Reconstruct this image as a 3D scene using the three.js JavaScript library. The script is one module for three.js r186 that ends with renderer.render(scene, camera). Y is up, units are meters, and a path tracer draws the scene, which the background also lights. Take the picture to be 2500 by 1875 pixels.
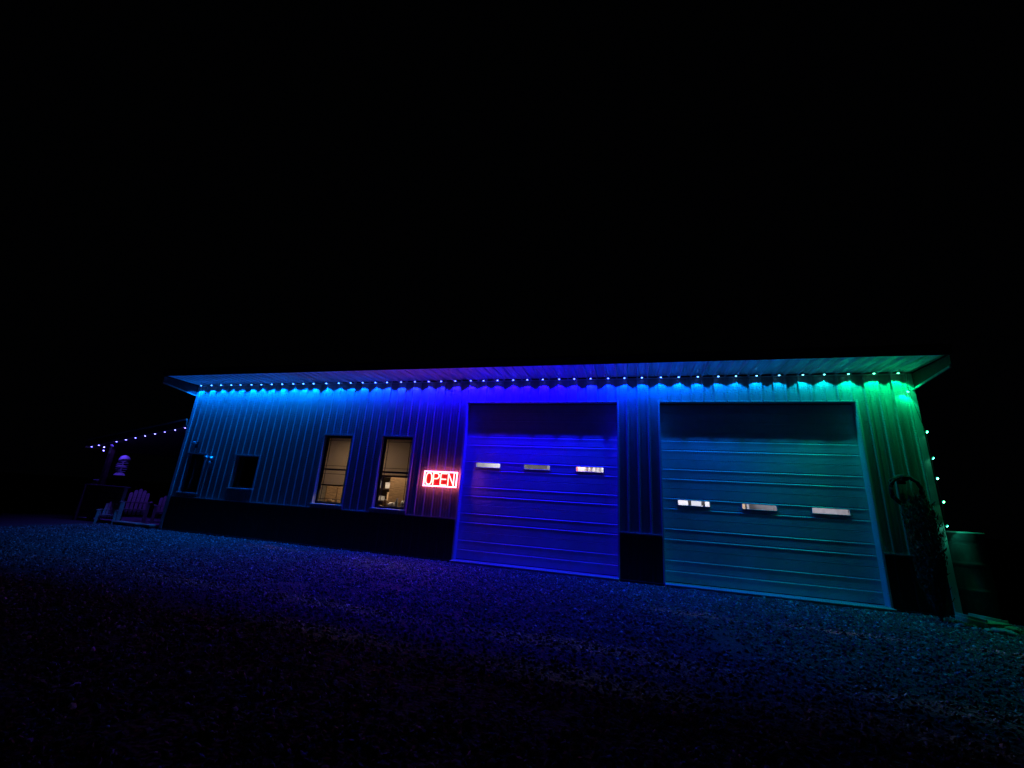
import * as THREE from 'three';
import { mergeGeometries } from 'three/addons/utils/BufferGeometryUtils.js';
import { RoundedBoxGeometry } from 'three/addons/geometries/RoundedBoxGeometry.js';
import { ImprovedNoise } from 'three/addons/math/ImprovedNoise.js';
import { RectAreaLightUniformsLib } from 'three/addons/lights/RectAreaLightUniformsLib.js';

// ---------------------------------------------------------------- camera, sky, moon, exposure
const scene = new THREE.Scene();
const camera = new THREE.PerspectiveCamera(2 * Math.atan(937.5 / 1013.14) * 180 / Math.PI, 4 / 3, 0.1, 1500);
camera.position.set(3.956, 1.289, 9.533);
camera.rotation.order = 'YXZ';
camera.rotation.set(16.1817 * Math.PI / 180, 16.5696 * Math.PI / 180, 3.8751 * Math.PI / 180);
scene.add(camera);

const renderer = new THREE.WebGLRenderer({ antialias: true });
renderer.toneMapping = THREE.LinearToneMapping;
renderer.toneMappingExposure = 1;
renderer.shadowMap.enabled = true;
RectAreaLightUniformsLib.init();

{ // clear moonless night: an even, almost black sky
  const w = 16, h = 8, d = new Float32Array(w * h * 4);
  for (let i = 0; i < w * h; i++) d.set([0.00022, 0.00026, 0.00042, 1], i * 4);
  const t = new THREE.DataTexture(d, w, h, THREE.RGBAFormat, THREE.FloatType);
  t.mapping = THREE.EquirectangularReflectionMapping; t.magFilter = THREE.LinearFilter; t.needsUpdate = true;
  scene.background = t; scene.environment = t;
}
const moon = new THREE.DirectionalLight(0xfff2e0, 0.0006);
moon.position.set(-30, 60, 40); moon.castShadow = true; moon.shadow.radius = 4;
moon.shadow.camera.left = -30; moon.shadow.camera.right = 30; moon.shadow.camera.top = 30; moon.shadow.camera.bottom = -30; moon.shadow.camera.far = 150;
scene.add(moon, moon.target);

// ---------------------------------------------------------------- helpers
let seed = 7;
const rnd = () => { seed = (seed * 1664525 + 1013904223) >>> 0; return seed / 4294967296; };
const ri = (a, b) => a + (b - a) * rnd();
const noise = new ImprovedNoise();
const fbm = (x, y, z = 0, o = 4) => { let s = 0, a = 1, n = 0; for (let i = 0; i < o; i++) { s += a * noise.noise(x, y, z + i * 7.3); n += a; a *= 0.5; x *= 2.03; y *= 2.03; } return s / n; };
const names = {};
const numbered = (n) => { const k = names[n] = (names[n] ?? -1) + 1; return k ? n + '_' + String(k).padStart(3, '0') : n; };
function thing(name, label, category, pos = [0, 0, 0], turn = 0, group) {
  const o = new THREE.Group(); o.name = numbered(name); o.position.set(...pos); o.rotation.y = turn;
  o.userData = { label, category }; if (group) o.userData.group = group;
  scene.add(o); return o;
}
function part(name, geos, mat, parent) {
  const g = Array.isArray(geos) ? (geos.length > 1 ? mergeGeometries(geos.map((q) => { const r = q.index ? q.toNonIndexed() : q; for (const k of Object.keys(r.attributes)) if (!['position', 'normal', 'uv'].includes(k)) r.deleteAttribute(k); return r; })) : geos[0]) : geos;
  const m = new THREE.Mesh(g, mat); m.name = parent === scene ? numbered(name) : name; m.castShadow = m.receiveShadow = true; parent.add(m); return m;
}
const sub = (name, parent) => { const g = new THREE.Group(); g.name = name; parent.add(g); return g; };
function bx(x0, x1, y0, y1, z0, z1) { const g = new THREE.BoxGeometry(x1 - x0, y1 - y0, z1 - z0); g.translate((x0 + x1) / 2, (y0 + y1) / 2, (z0 + z1) / 2); return g; }
function rbx(x0, x1, y0, y1, z0, z1, r = 0.006, s = 1) { const g = new RoundedBoxGeometry(x1 - x0, y1 - y0, z1 - z0, s, Math.min(r, (x1 - x0) / 2.01, (y1 - y0) / 2.01, (z1 - z0) / 2.01)); g.translate((x0 + x1) / 2, (y0 + y1) / 2, (z0 + z1) / 2); return g; }
function tube(pts, r, seg = 24, closed = false, rad = 8) { return new THREE.TubeGeometry(new THREE.CatmullRomCurve3(pts.map((p) => new THREE.Vector3(...p)), closed, 'catmullrom', 0.5), seg, r, rad, closed); }
function bar(a, b, w, h = w) { // box from a to b, width w (sideways), h (up-ish)
  const A = new THREE.Vector3(...a), B = new THREE.Vector3(...b), d = B.clone().sub(A), L = d.length(); d.normalize();
  const up = Math.abs(d.y) > 0.95 ? new THREE.Vector3(0, 0, 1) : new THREE.Vector3(0, 1, 0), s = new THREE.Vector3().crossVectors(up, d).normalize(), u = new THREE.Vector3().crossVectors(d, s);
  const g = new THREE.BoxGeometry(w, h, L); g.applyMatrix4(new THREE.Matrix4().makeBasis(s, u, d).setPosition(A.add(B).multiplyScalar(0.5))); return g;
}
function lathe(pts, seg = 20) { return new THREE.LatheGeometry(pts.map((p) => new THREE.Vector2(...p)), seg); }
function at(g, x, y, z, ry = 0) { if (ry) g.rotateY(ry); g.translate(x, y, z); return g; }

// textures: what surfaces are made of
function tex(n, f, srgb, rep) {
  const d = new Uint8Array(n * n * 4);
  for (let j = 0; j < n; j++) for (let i = 0; i < n; i++) { const c = f(i / n, j / n); for (let k = 0; k < 3; k++) d[(j * n + i) * 4 + k] = Math.max(0, Math.min(255, (Array.isArray(c) ? c[k] : c) * 255)); d[(j * n + i) * 4 + 3] = 255; }
  const t = new THREE.DataTexture(d, n, n); t.wrapS = t.wrapT = THREE.RepeatWrapping; t.magFilter = THREE.LinearFilter; t.minFilter = THREE.LinearFilter;
  if (srgb) t.colorSpace = THREE.SRGBColorSpace; if (rep) t.repeat.set(...rep); t.needsUpdate = true; return t;
}
const tile = (f) => (u, v) => { const a = f(u, v), b = f(u - 1, v), c = f(u, v - 1), d = f(u - 1, v - 1); return (a * (1 - u) + b * u) * (1 - v) + (c * (1 - u) + d * u) * v; };
const nz = tile((u, v) => fbm(u * 9, v * 9, 1.7, 4));
const nzf = tile((u, v) => fbm(u * 40, v * 40, 5.1, 2));
const wallMap = tex(256, (u, v) => { const n = nz(u, v), f = nzf(u, v); return 0.86 + 0.12 * n + 0.05 * f; }, true, [0.21, 0.21]);
const wallRough = tex(256, (u, v) => 0.75 + 0.3 * nz(v, u) + 0.1 * nzf(u, v), false, [0.31, 0.31]);
const oilCan = tex(256, (u, v) => 0.5 + 0.5 * nz(u, v), false, [0.35, 0.12]);
const concMap = tex(256, (u, v) => 0.8 + 0.2 * nz(u, v) + 0.25 * nzf(u, v), true, [0.8, 0.8]);
const soilBump = tex(256, (u, v) => 0.5 + 0.4 * nz(u, v) + 0.5 * nzf(u, v), false);
const clothMap = tex(128, (u, v) => 0.88 + 0.1 * nzf(u, v) + 0.05 * Math.sin(v * 220), true, [2, 2]);
const woodMap = tex(256, (u, v) => { const g = fbm(u * 3, v * 46, 2.2, 3); const k = 0.8 + 0.35 * g; return [k, k * 0.94, k * 0.86]; }, true);
const lin = (r, g, b) => new THREE.Color().setRGB(r, g, b);
const std = (c, rough, o = {}) => new THREE.MeshStandardMaterial({ color: c, roughness: rough, side: THREE.DoubleSide, ...o });
const M = {
  wall: std(lin(0.38, 0.385, 0.39), 0.42, { map: wallMap, roughnessMap: wallRough, bumpMap: oilCan, bumpScale: 0.0018 }),
  wainscot: std(lin(0.022, 0.022, 0.024), 0.6, { roughnessMap: wallRough, bumpMap: oilCan, bumpScale: 0.003 }),
  trim: std(lin(0.74, 0.74, 0.75), 0.55, { map: wallMap }),
  trimDark: std(lin(0.014, 0.014, 0.016), 0.85),
  soffit: std(lin(0.7, 0.71, 0.72), 0.24),
  door: std(lin(0.86, 0.87, 0.88), 0.5, { map: wallMap, roughnessMap: wallRough, bumpMap: oilCan, bumpScale: 0.004 }),
  rubber: std(lin(0.02, 0.02, 0.02), 0.8),
  roof: std(lin(0.05, 0.05, 0.055), 0.5),
  concrete: std(lin(0.5, 0.49, 0.47), 0.9, { map: concMap }),
  white: std(lin(0.78, 0.78, 0.77), 0.7),
  tan: std(lin(0.42, 0.3, 0.19), 0.7, { map: woodMap }),
  brown: std(lin(0.06, 0.035, 0.022), 0.6, { map: woodMap }),
  greyWood: std(lin(0.16, 0.14, 0.13), 0.85, { map: woodMap }),
  paleWood: std(lin(0.5, 0.46, 0.42), 0.8, { map: woodMap }),
  chair: std(lin(0.72, 0.71, 0.7), 0.55), oldChair: std(lin(0.55, 0.54, 0.53), 0.7, { map: woodMap }),
  black: std(lin(0.01, 0.01, 0.011), 0.85),
  glass: new THREE.MeshPhysicalMaterial({ color: 0xffffff, roughness: 0.02, transmission: 1, thickness: 0, ior: 1.5, side: THREE.DoubleSide }),
  shade: new THREE.MeshPhysicalMaterial({ color: lin(0.5, 0.38, 0.27), roughness: 1, transmission: 0.27, thickness: 0, map: clothMap, side: THREE.DoubleSide }),
  red: std(lin(0.62, 0.02, 0.025), 0.5),
  steel: std(lin(0.5, 0.5, 0.52), 0.35, { metalness: 0.9 }),
};

// ---------------------------------------------------------------- ground
const groundY = (x, z) => {
  const k = THREE.MathUtils.smoothstep(z, 0.3, 6), near = THREE.MathUtils.smoothstep(z, 0.05, 0.6);
  const left = -0.045 - 0.005 * (1 - THREE.MathUtils.smoothstep(x, -2.5, 0.5));
  const n = (z > 0 || x < -9.3 || x > 9.4) ? 0.05 * fbm(x * 0.35, z * 0.35, 3, 3) + 0.022 * fbm(x * 2.1, z * 2.1, 9, 2) : 0;
  const under = x > -9.15 && x < 9.2 && z < -0.02 && z > -12 ? -0.2 : 0;
  return left - 0.1 * k - 0.012 + n * (0.25 + 0.75 * near) + under;
};
{
  const line = (a, b, step, far) => { const l = []; for (let v = a; v <= b + 1e-6; v += step) l.push(v); let s = step; while (l[l.length - 1] < far) { s *= 1.35; l.push(l[l.length - 1] + s); } s = step; while (l[0] > -far) { s *= 1.35; l.unshift(l[0] - s); } return l; };
  const xs = line(-13, 11, 0.2, 420), zs = line(-2, 8, 0.16, 420);
  const pos = [], col = [], uv = [], idx = [];
  for (const z of zs) for (const x of xs) {
    pos.push(x, groundY(x, z), z); uv.push(x * 0.7, z * 0.7);
    const n = fbm(x * 1.3, z * 1.3, 6, 3), b = 0.036 * (1 + 0.8 * n); // gravel fines, blotchy
    col.push(b, b * 0.98, b * 0.94);
  }
  const W = xs.length;
  for (let j = 0; j < zs.length - 1; j++) for (let i = 0; i < W - 1; i++) { const a = j * W + i; idx.push(a, a + W, a + 1, a + 1, a + W, a + W + 1); }
  const g = new THREE.BufferGeometry(); g.setAttribute('position', new THREE.Float32BufferAttribute(pos, 3)); g.setAttribute('color', new THREE.Float32BufferAttribute(col, 3)); g.setAttribute('uv', new THREE.Float32BufferAttribute(uv, 2)); g.setIndex(idx); g.computeVertexNormals();
  const m = part('ground', g, std(0xffffff, 1, { vertexColors: true, bumpMap: soilBump, bumpScale: 0.05 }), scene);
  m.userData = { kind: 'structure', label: 'dark gravel and soil yard in front of the metal building' };
}
{ // loose crushed stone, several shapes
  const shapes = [0, 1, 2].map((k) => { const g = new THREE.IcosahedronGeometry(1, 0); const p = g.attributes.position, seen = {}; for (let i = 0; i < p.count; i++) { const key = [p.getX(i), p.getY(i), p.getZ(i)].map((v) => v.toFixed(3)).join(); const s = seen[key] ??= ri(0.62, 1.2); p.setXYZ(i, p.getX(i) * s, p.getY(i) * s * 0.7, p.getZ(i) * s); } g.computeVertexNormals(); return g; });
  const mat = std(0xffffff, 0.75);
  for (let k = 0; k < 3; k++) {
    const N = 66000, im = new THREE.InstancedMesh(shapes[k], mat, N), m4 = new THREE.Matrix4(), q = new THREE.Quaternion(), e = new THREE.Euler(), c = new THREE.Color(); let n = 0;
    for (let tries = 0; tries < N * 4 && n < N; tries++) {
      const x = ri(-11.5, 10.5), z = (x > -0.1 && x < 8.3 ? 0.19 : 0.07) + Math.pow(rnd(), 1.15) * 7.6;
      if (fbm(x * 0.9, z * 0.9, 12, 2) < -0.25 && rnd() < 0.7) continue;
      const s = 0.005 + 0.02 * Math.pow(rnd(), 3) , paleChance = rnd();
      e.set(ri(0, 6.3), ri(0, 6.3), ri(0, 6.3)); q.setFromEuler(e);
      m4.compose(new THREE.Vector3(x, groundY(x, z) + s * 0.25, z), q, new THREE.Vector3(s * ri(0.8, 1.5), s, s * ri(0.8, 1.3)));
      im.setMatrixAt(n, m4); const b = paleChance > 0.93 ? ri(0.3, 0.45) : paleChance > 0.75 ? ri(0.12, 0.24) : ri(0.04, 0.09); // random per stone, the same mix over the whole yard
      im.setColorAt(n, c.setRGB(b, b * ri(0.97, 1.02), b * ri(0.94, 1.04))); n++;
    }
    im.count = n; im.name = numbered('gravel'); im.castShadow = im.receiveShadow = true; im.instanceMatrix.needsUpdate = true;
    im.userData = { kind: 'stuff', label: 'loose crushed stone gravel spread in front of the building', category: 'gravel' };
    scene.add(im);
  }
}

// ---------------------------------------------------------------- the metal building
const XL = -9.2, XR = 9.24, SOF = 4.262, WS = 0.887, BACK = -12, PITCH = 0.2286;
const building = thing('metal_building', 'long ribbed metal workshop with dark wainscot and two overhead doors', 'building');
// corrugated sheet: profile along u, extruded along v; map(u, v, w) gives the point
function corrugated(u0, u1, v0, v1, map, o = {}) {
  const h = o.h ?? 0.024, pitch = o.pitch ?? PITCH, pts = [];
  const add = (u, w) => pts.push([u, w]);
  for (let k = Math.floor(u0 / pitch) - 1; k <= Math.ceil(u1 / pitch) + 1; k++) {
    const c = k * pitch; add(c - 0.026, 0); add(c - 0.012, h * 0.92); add(c - 0.008, h); add(c + 0.008, h); add(c + 0.012, h * 0.92); add(c + 0.026, 0);
    for (const f of [1 / 3, 2 / 3]) { const m = c + pitch * f; add(m - 0.014, 0); add(m - 0.005, h * 0.2); add(m + 0.005, h * 0.2); add(m + 0.014, 0); }
  }
  const P = [];
  for (let i = 0; i < pts.length - 1; i++) {
    let [a, wa] = pts[i], [b, wb] = pts[i + 1]; if (b <= u0 || a >= u1) continue;
    const L = (u) => wa + (wb - wa) * (u - a) / (b - a); const A = Math.max(a, u0), B = Math.min(b, u1); if (B - A < 1e-6) continue;
    P.push([A, L(A), B, L(B)]);
  }
  const pos = [], uv = [];
  for (const [a, wa, b, wb] of P) { const q = [map(a, v0, wa), map(b, v0, wb), map(b, v1, wb), map(a, v1, wa)], t = [[a, v0], [b, v0], [b, v1], [a, v1]]; for (const i of [0, 1, 2, 0, 2, 3]) { pos.push(...q[i]); uv.push(...t[i]); } }
  const g = new THREE.BufferGeometry(); g.setAttribute('position', new THREE.Float32BufferAttribute(pos, 3)); g.setAttribute('uv', new THREE.Float32BufferAttribute(uv, 2)); g.computeVertexNormals(); return g;
}
const D1 = [0, 3.66, -0.1, 3.698], D2 = [4.581, 8.259, -0.1, 3.698];
const WA = [-4.12, -3.23, 0.992, 2.785], WB = [-2.31, -1.42, 0.992, 2.785], S1 = [-8.86, -8.17, 1.02, 2.125], S2 = [-7.03, -6.19, 1.24, 2.13];
const openings = [D1, D2, WA, WB, S1, S2];
function sheets(name, y0, y1, mat, parent, z = 0, h = 0.024) {
  for (let a = XL; a < XR - 1e-6;) {
    const k = Math.floor((a - 0.1143 + 1e-6) / 0.9144) + 1, b = Math.min(XR, 0.1143 + 0.9144 * k), cuts = [a, b];
    for (const o of openings) for (const x of [o[0], o[1]]) if (x > a + 1e-4 && x < b - 1e-4) cuts.push(x);
    cuts.sort((p, q) => p - q); const geos = [];
    for (let i = 0; i < cuts.length - 1; i++) {
      const m = (cuts[i] + cuts[i + 1]) / 2; let spans = [[y0, y1]];
      for (const o of openings) if (m > o[0] && m < o[1]) spans = spans.flatMap(([p, q]) => [[p, Math.min(q, o[2])], [Math.max(p, o[3]), q]].filter(([p, q]) => q - p > 1e-4));
      for (const [p, q] of spans) geos.push(corrugated(cuts[i], cuts[i + 1], p, q, (u, v, w) => [u, v, z + w], { h }));
    }
    if (geos.length) part(name, geos, mat, parent);
    a = b;
  }
}
const front = sub('front_wall', building);
sheets('wall_sheet', WS, SOF, M.wall, front);
const dado = sub('wainscot', building);
sheets('wainscot_sheet', -0.06, WS - 0.012, M.wainscot, dado, -0.004, 0.02);
{ // trims on the front wall
  const seg = (a, b) => part('wainscot_ledge', rbx(a, b, WS - 0.018, WS + 0.012, -0.01, 0.036, 0.004), M.wall, dado);
  seg(XL + 0.1, WA[0] - 0.06); seg(WA[1] + 0.06, WB[0] - 0.06); seg(WB[1] + 0.06, -0.045); seg(3.705, 4.536); seg(8.304, XR - 0.1);
  for (const [a, b] of [[XL, -0.045], [3.705, 4.536], [8.304, XR]]) part('base_trim', rbx(a, b, -0.075, -0.02, -0.01, 0.032, 0.004), M.trimDark, dado);
  part('corner_trim', [rbx(XL - 0.022, XL + 0.085, -0.06, SOF, 0.0, 0.026, 0.005), bx(XL - 0.022, XL - 0.002, -0.06, SOF, -0.1, 0.0)], M.trim, building);
  part('corner_trim', [rbx(XR - 0.085, XR + 0.022, -0.06, SOF, 0.0, 0.026, 0.005), bx(XR + 0.002, XR + 0.022, -0.06, SOF, -0.1, 0.0)], M.trim, building);
  part('soffit_channel', bx(XL, XR, SOF - 0.026, SOF - 0.002, 0.021, 0.032), M.trim, building);
}
// side, rear walls, roof (outside, seen only edge-on)
for (const [x, s] of [[XL, -1], [XR, 1]]) part('side_wall', corrugated(BACK, -0.1, -0.06, SOF, (u, v, w) => [x + s * w, v, u]), M.wall, building);
part('rear_wall', corrugated(XL, XR, -0.06, SOF, (u, v, w) => [u, v, BACK - w]), M.wall, building);
for (const [x, s] of [[XL, -1], [XR, 1]]) { const sh = new THREE.Shape([[1.1, SOF + 0.03], [-5.5, 6.4], [BACK - 0.4, SOF + 0.03]].map((p) => new THREE.Vector2(...p))); const g = new THREE.ExtrudeGeometry(sh, { depth: 0.03, bevelEnabled: false }); g.rotateY(-Math.PI / 2); g.translate(x + (s > 0 ? 0.03 : 0), 0, 0); part('gable_wall', g, M.wall, building); }
const OV = 1.09;
const roof = sub('roof', building);
for (const [z0, y0, z1, y1] of [[OV + 0.05, 4.43, -5.5, 6.52], [BACK - 0.5, 4.43, -5.5, 6.52]]) part('roof_sheet', corrugated(XL - 0.06, XR + 0.06, 0, 1, (u, v, w) => [u, y0 + (y1 - y0) * v + w, z0 + (z1 - z0) * v]), M.roof, roof);
part('fascia', rbx(XL - 0.05, XR + 0.05, SOF - 0.012, 4.43, OV, OV + 0.022, 0.004), M.roof, roof);
part('drip_edge', rbx(XL - 0.05, XR + 0.05, 4.38, 4.44, OV + 0.024, OV + 0.05, 0.004), M.roof, roof);
const soffit = sub('soffit', building);
for (let a = XL; a < XR - 1e-6;) { const k = Math.floor((a - 0.1143 + 1e-6) / 0.9144) + 1, b = Math.min(XR, 0.1143 + 0.9144 * k); part('soffit_panel', corrugated(a, b, 0.0, OV, (u, v, w) => [u, SOF + 0.042 - w, v], { h: 0.042, pitch: 0.2286 }), M.soffit, soffit); a = b; }
for (const x of [XL, XR]) { // end panels closing the overhang, with a pale strip along the lower edge
  const s = Math.sign(x), sh = new THREE.Shape([[0.03, SOF - 0.01], [OV - 0.002, SOF - 0.014], [OV - 0.002, 4.07], [0.03, 3.955]].map((p) => new THREE.Vector2(...p)));
  const g = new THREE.ExtrudeGeometry(sh, { depth: 0.012, bevelEnabled: false }); g.rotateY(-Math.PI / 2); g.translate(x + (s > 0 ? 0.02 : -0.008), 0, 0);
  const p = part('eave_end_panel', g, M.trimDark, building);
  part('edge_strip', bar([x - s * 0.012, 3.93, 0.03], [x - s * 0.012, 4.045, OV - 0.003], 0.03, 0.035), M.wall, p);
}

// overhead doors
function overheadDoor(o, winSection, winY) {
  const d = sub('overhead_door', building), x0 = o[0] - 0.03, x1 = o[1] + 0.03, z = -0.16, H = 0.61;
  const prof = []; // front face of one section: [y, z]
  const groove = (y) => prof.push([y - 0.08, 0], [y - 0.013, 0.006], [y + 0.004, -0.009], [y + 0.026, 0]); // ledge below, face drawn in above
  prof.push([0.002, -0.01], [0.006, 0]);
  const pin = (y) => prof.push([y - 0.005, 0], [y, -0.0022], [y + 0.005, 0]);
  for (const y of [0.035, 0.06, 0.085, 0.11]) pin(y); groove(0.205); pin(0.25); pin(0.275); pin(0.31); groove(0.41); pin(0.455); pin(0.48); for (const y of [0.505, 0.53, 0.555, 0.58]) pin(y);
  prof.push([0.604, 0], [0.608, -0.01]);
  const slab = (ya, yb, xa, xb, base) => {
    const pos = [], uv = [], q = (p) => { for (const i of [0, 1, 2, 0, 2, 3]) { pos.push(...p[i]); uv.push(p[i][0], p[i][1]); } };
    for (let i = 0; i < prof.length - 1; i++) { let [a, wa] = prof[i], [b, wb] = prof[i + 1]; const L = (y) => wa + (wb - wa) * (y - a) / (b - a), A = Math.max(a, ya), B = Math.min(b, yb); if (B - A < 1e-6) continue; q([[xa, base + A, z + L(A)], [xb, base + A, z + L(A)], [xb, base + B, z + L(B)], [xa, base + B, z + L(B)]]); }
    const g = new THREE.BufferGeometry(); g.setAttribute('position', new THREE.Float32BufferAttribute(pos, 3)); g.setAttribute('uv', new THREE.Float32BufferAttribute(uv, 2)); g.computeVertexNormals();
    return [g, bx(xa, xb, base + Math.max(ya, 0.0005), base + Math.min(yb, 0.6095), z - 0.05, z - 0.018)];
  };
  for (let s = 0; s < 6; s++) {
    const base = 0.012 + s * H; let geos = [];
    if (s === winSection) {
      const a = winY[0] - base, b = winY[1] - base, xs = [0.297, 0.908, 1.513, 2.126, 2.737, 3.348].map((v) => o[0] + v + (o === D2 ? 0.012 : 0)), c = [x0, ...xs, x1];
      geos = [...slab(0, a, x0, x1, base), ...slab(b, 0.61, x0, x1, base)];
      for (let i = 0; i < c.length; i += 2) geos.push(...slab(a, b, c[i], c[i + 1], base));
      for (let i = 0; i < 6; i += 2) {
        const [p, q] = [xs[i], xs[i + 1]], y0 = winY[0], y1 = winY[1], t = 0.014;
        part('window_frame', [rbx(p - t, q + t, y0 - t, y0, z - 0.052, z + 0.014, 0.004), rbx(p - t, q + t, y1, y1 + t, z - 0.052, z + 0.006, 0.004), rbx(p - t, p, y0, y1, z - 0.052, z + 0.008, 0.004), rbx(q, q + t, y0, y1, z - 0.052, z + 0.008, 0.004)], M.door, d);
        part('window_pane', at(new THREE.PlaneGeometry(q - p - 0.002, y1 - y0 - 0.002), (p + q) / 2, (y0 + y1) / 2, z - 0.03), M.glass, d);
      }
    } else geos = slab(0, 0.61, x0, x1, base);
    part('door_section', geos, M.door, d);
    part('section_rail', bx(x0, x1, base - 0.018, base + 0.018, z - 0.058, z - 0.0505), M.steel, d);
  }
  part('bottom_seal', rbx(x0, x1, -0.002, 0.016, z - 0.04, z - 0.004, 0.005), M.rubber, d);
  part('jamb', [rbx(o[0] - 0.042, o[0] - 0.002, -0.03, o[3] + 0.04, -0.003, 0.026, 0.005), bx(o[0] - 0.03, o[0], -0.03, o[3], -0.157, -0.003)], M.trim, d);
  part('jamb', [rbx(o[1] + 0.002, o[1] + 0.042, -0.03, o[3] + 0.04, -0.003, 0.026, 0.005), bx(o[1], o[1] + 0.03, -0.03, o[3], -0.157, -0.003)], M.trim, d);
  part('header', [rbx(o[0] - 0.002, o[1] + 0.002, o[3] + 0.002, o[3] + 0.03, -0.003, 0.012, 0.003), bx(o[0], o[1], o[3], o[3] + 0.03, -0.157, -0.003)], M.trim, d);
  part('threshold', rbx(o[0] - 0.02, o[1] + 0.02, -0.2, 0.0, -0.4, 0.17, 0.012, 2), M.concrete, d);
  return d;
}
overheadDoor(D1, 3, [2.119, 2.223]);
const door2 = overheadDoor(D2, 2, [1.515, 1.613]);
part('latch', [rbx(8.06, 8.11, 0.07, 0.1, -0.161, -0.138, 0.006), rbx(8.08, 8.16, 0.078, 0.092, -0.139, -0.125, 0.004)], M.steel, door2);

// windows
function sashWindow(o, shadeTo) {
  const w = sub('window', building), [x0, x1, y0, y1] = o, zi = -0.16, f = 0.045, zf = -0.1;
  part('casing', [rbx(x0 - 0.04, x0, y0 + 0.001, y1 + 0.04, -0.02, 0.028, 0.004), rbx(x1, x1 + 0.04, y0 + 0.001, y1 + 0.04, -0.02, 0.028, 0.004), rbx(x0, x1, y1, y1 + 0.04, -0.02, 0.0265, 0.004), bx(x0 - 0.015, x0, y0, y1, zi, -0.02), bx(x1, x1 + 0.015, y0, y1, zi, -0.02), bx(x0, x1, y1, y1 + 0.015, zi, -0.02)], M.wall, w);
  part('sill', rbx(x0 - 0.05, x1 + 0.05, y0 - 0.03, y0, zi, 0.045, 0.005), M.trim, w);
  part('frame', [bx(x0, x0 + f, y0, y1, zf - 0.05, zf), bx(x1 - f, x1, y0, y1, zf - 0.05, zf), bx(x0 + f, x1 - f, y0, y0 + f + 0.01, zf - 0.05, zf), bx(x0 + f, x1 - f, y1 - f, y1, zf - 0.05, zf)], M.trimDark, w);
  if (shadeTo === undefined) { part('glass_pane', at(new THREE.PlaneGeometry(x1 - x0 - 2 * f, y1 - y0 - 2 * f), (x0 + x1) / 2, (y0 + y1) / 2, zf - 0.025), M.glass, w); return w; }
  const ym = 1.885;
  part('meeting_rail', bx(x0 + f, x1 - f, ym - 0.022, ym + 0.022, zf - 0.045, zf + 0.004), M.trimDark, w);
  const gx0 = x0 + f, gx1 = x1 - f, b = 0.011, mz = zf - 0.02;
  const mu = []; for (const x of [gx0 + 0.075, gx1 - 0.075]) mu.push(bx(x - b / 2, x + b / 2, y0 + f, y1 - f, mz - 0.006, mz + 0.006));
  for (const y of [y1 - f - 0.075, ym + 0.1, ym - 0.115, y0 + f + 0.085]) mu.push(bx(gx0, gx1, y - b / 2, y + b / 2, mz - 0.0065, mz + 0.0065));
  for (const g of mu) part('muntin', g, M.trimDark, w);
  part('glass_pane', at(new THREE.PlaneGeometry(gx1 - gx0, y1 - f - ym - 0.022), (gx0 + gx1) / 2, (y1 - f + ym + 0.022) / 2, zf - 0.03), M.glass, w);
  part('glass_pane', at(new THREE.PlaneGeometry(gx1 - gx0, ym - 0.022 - y0 - f - 0.01), (gx0 + gx1) / 2, (y0 + f + 0.01 + ym - 0.022) / 2, zf - 0.036), M.glass, w);
  const sh = new THREE.PlaneGeometry(x1 - x0 + 0.06, y1 - shadeTo - 0.01, 12, 30); { const p = sh.attributes.position; for (let i = 0; i < p.count; i++) p.setZ(i, 0.004 * fbm(p.getX(i) * 4 + x0, p.getY(i) * 2, 1, 2)); sh.computeVertexNormals(); }
  const s = part('roller_shade', at(sh, (x0 + x1) / 2, (y1 + shadeTo) / 2, zi - 0.05), M.shade, w);
  part('hem_bar', rbx(x0 - 0.03, x1 + 0.03, shadeTo - 0.03, shadeTo + 0.005, zi - 0.06, zi - 0.035, 0.006), M.brown, s);
  return w;
}
sashWindow(WA, 1.49); sashWindow(WB, 1.81); sashWindow(S1); sashWindow(S2);

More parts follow.
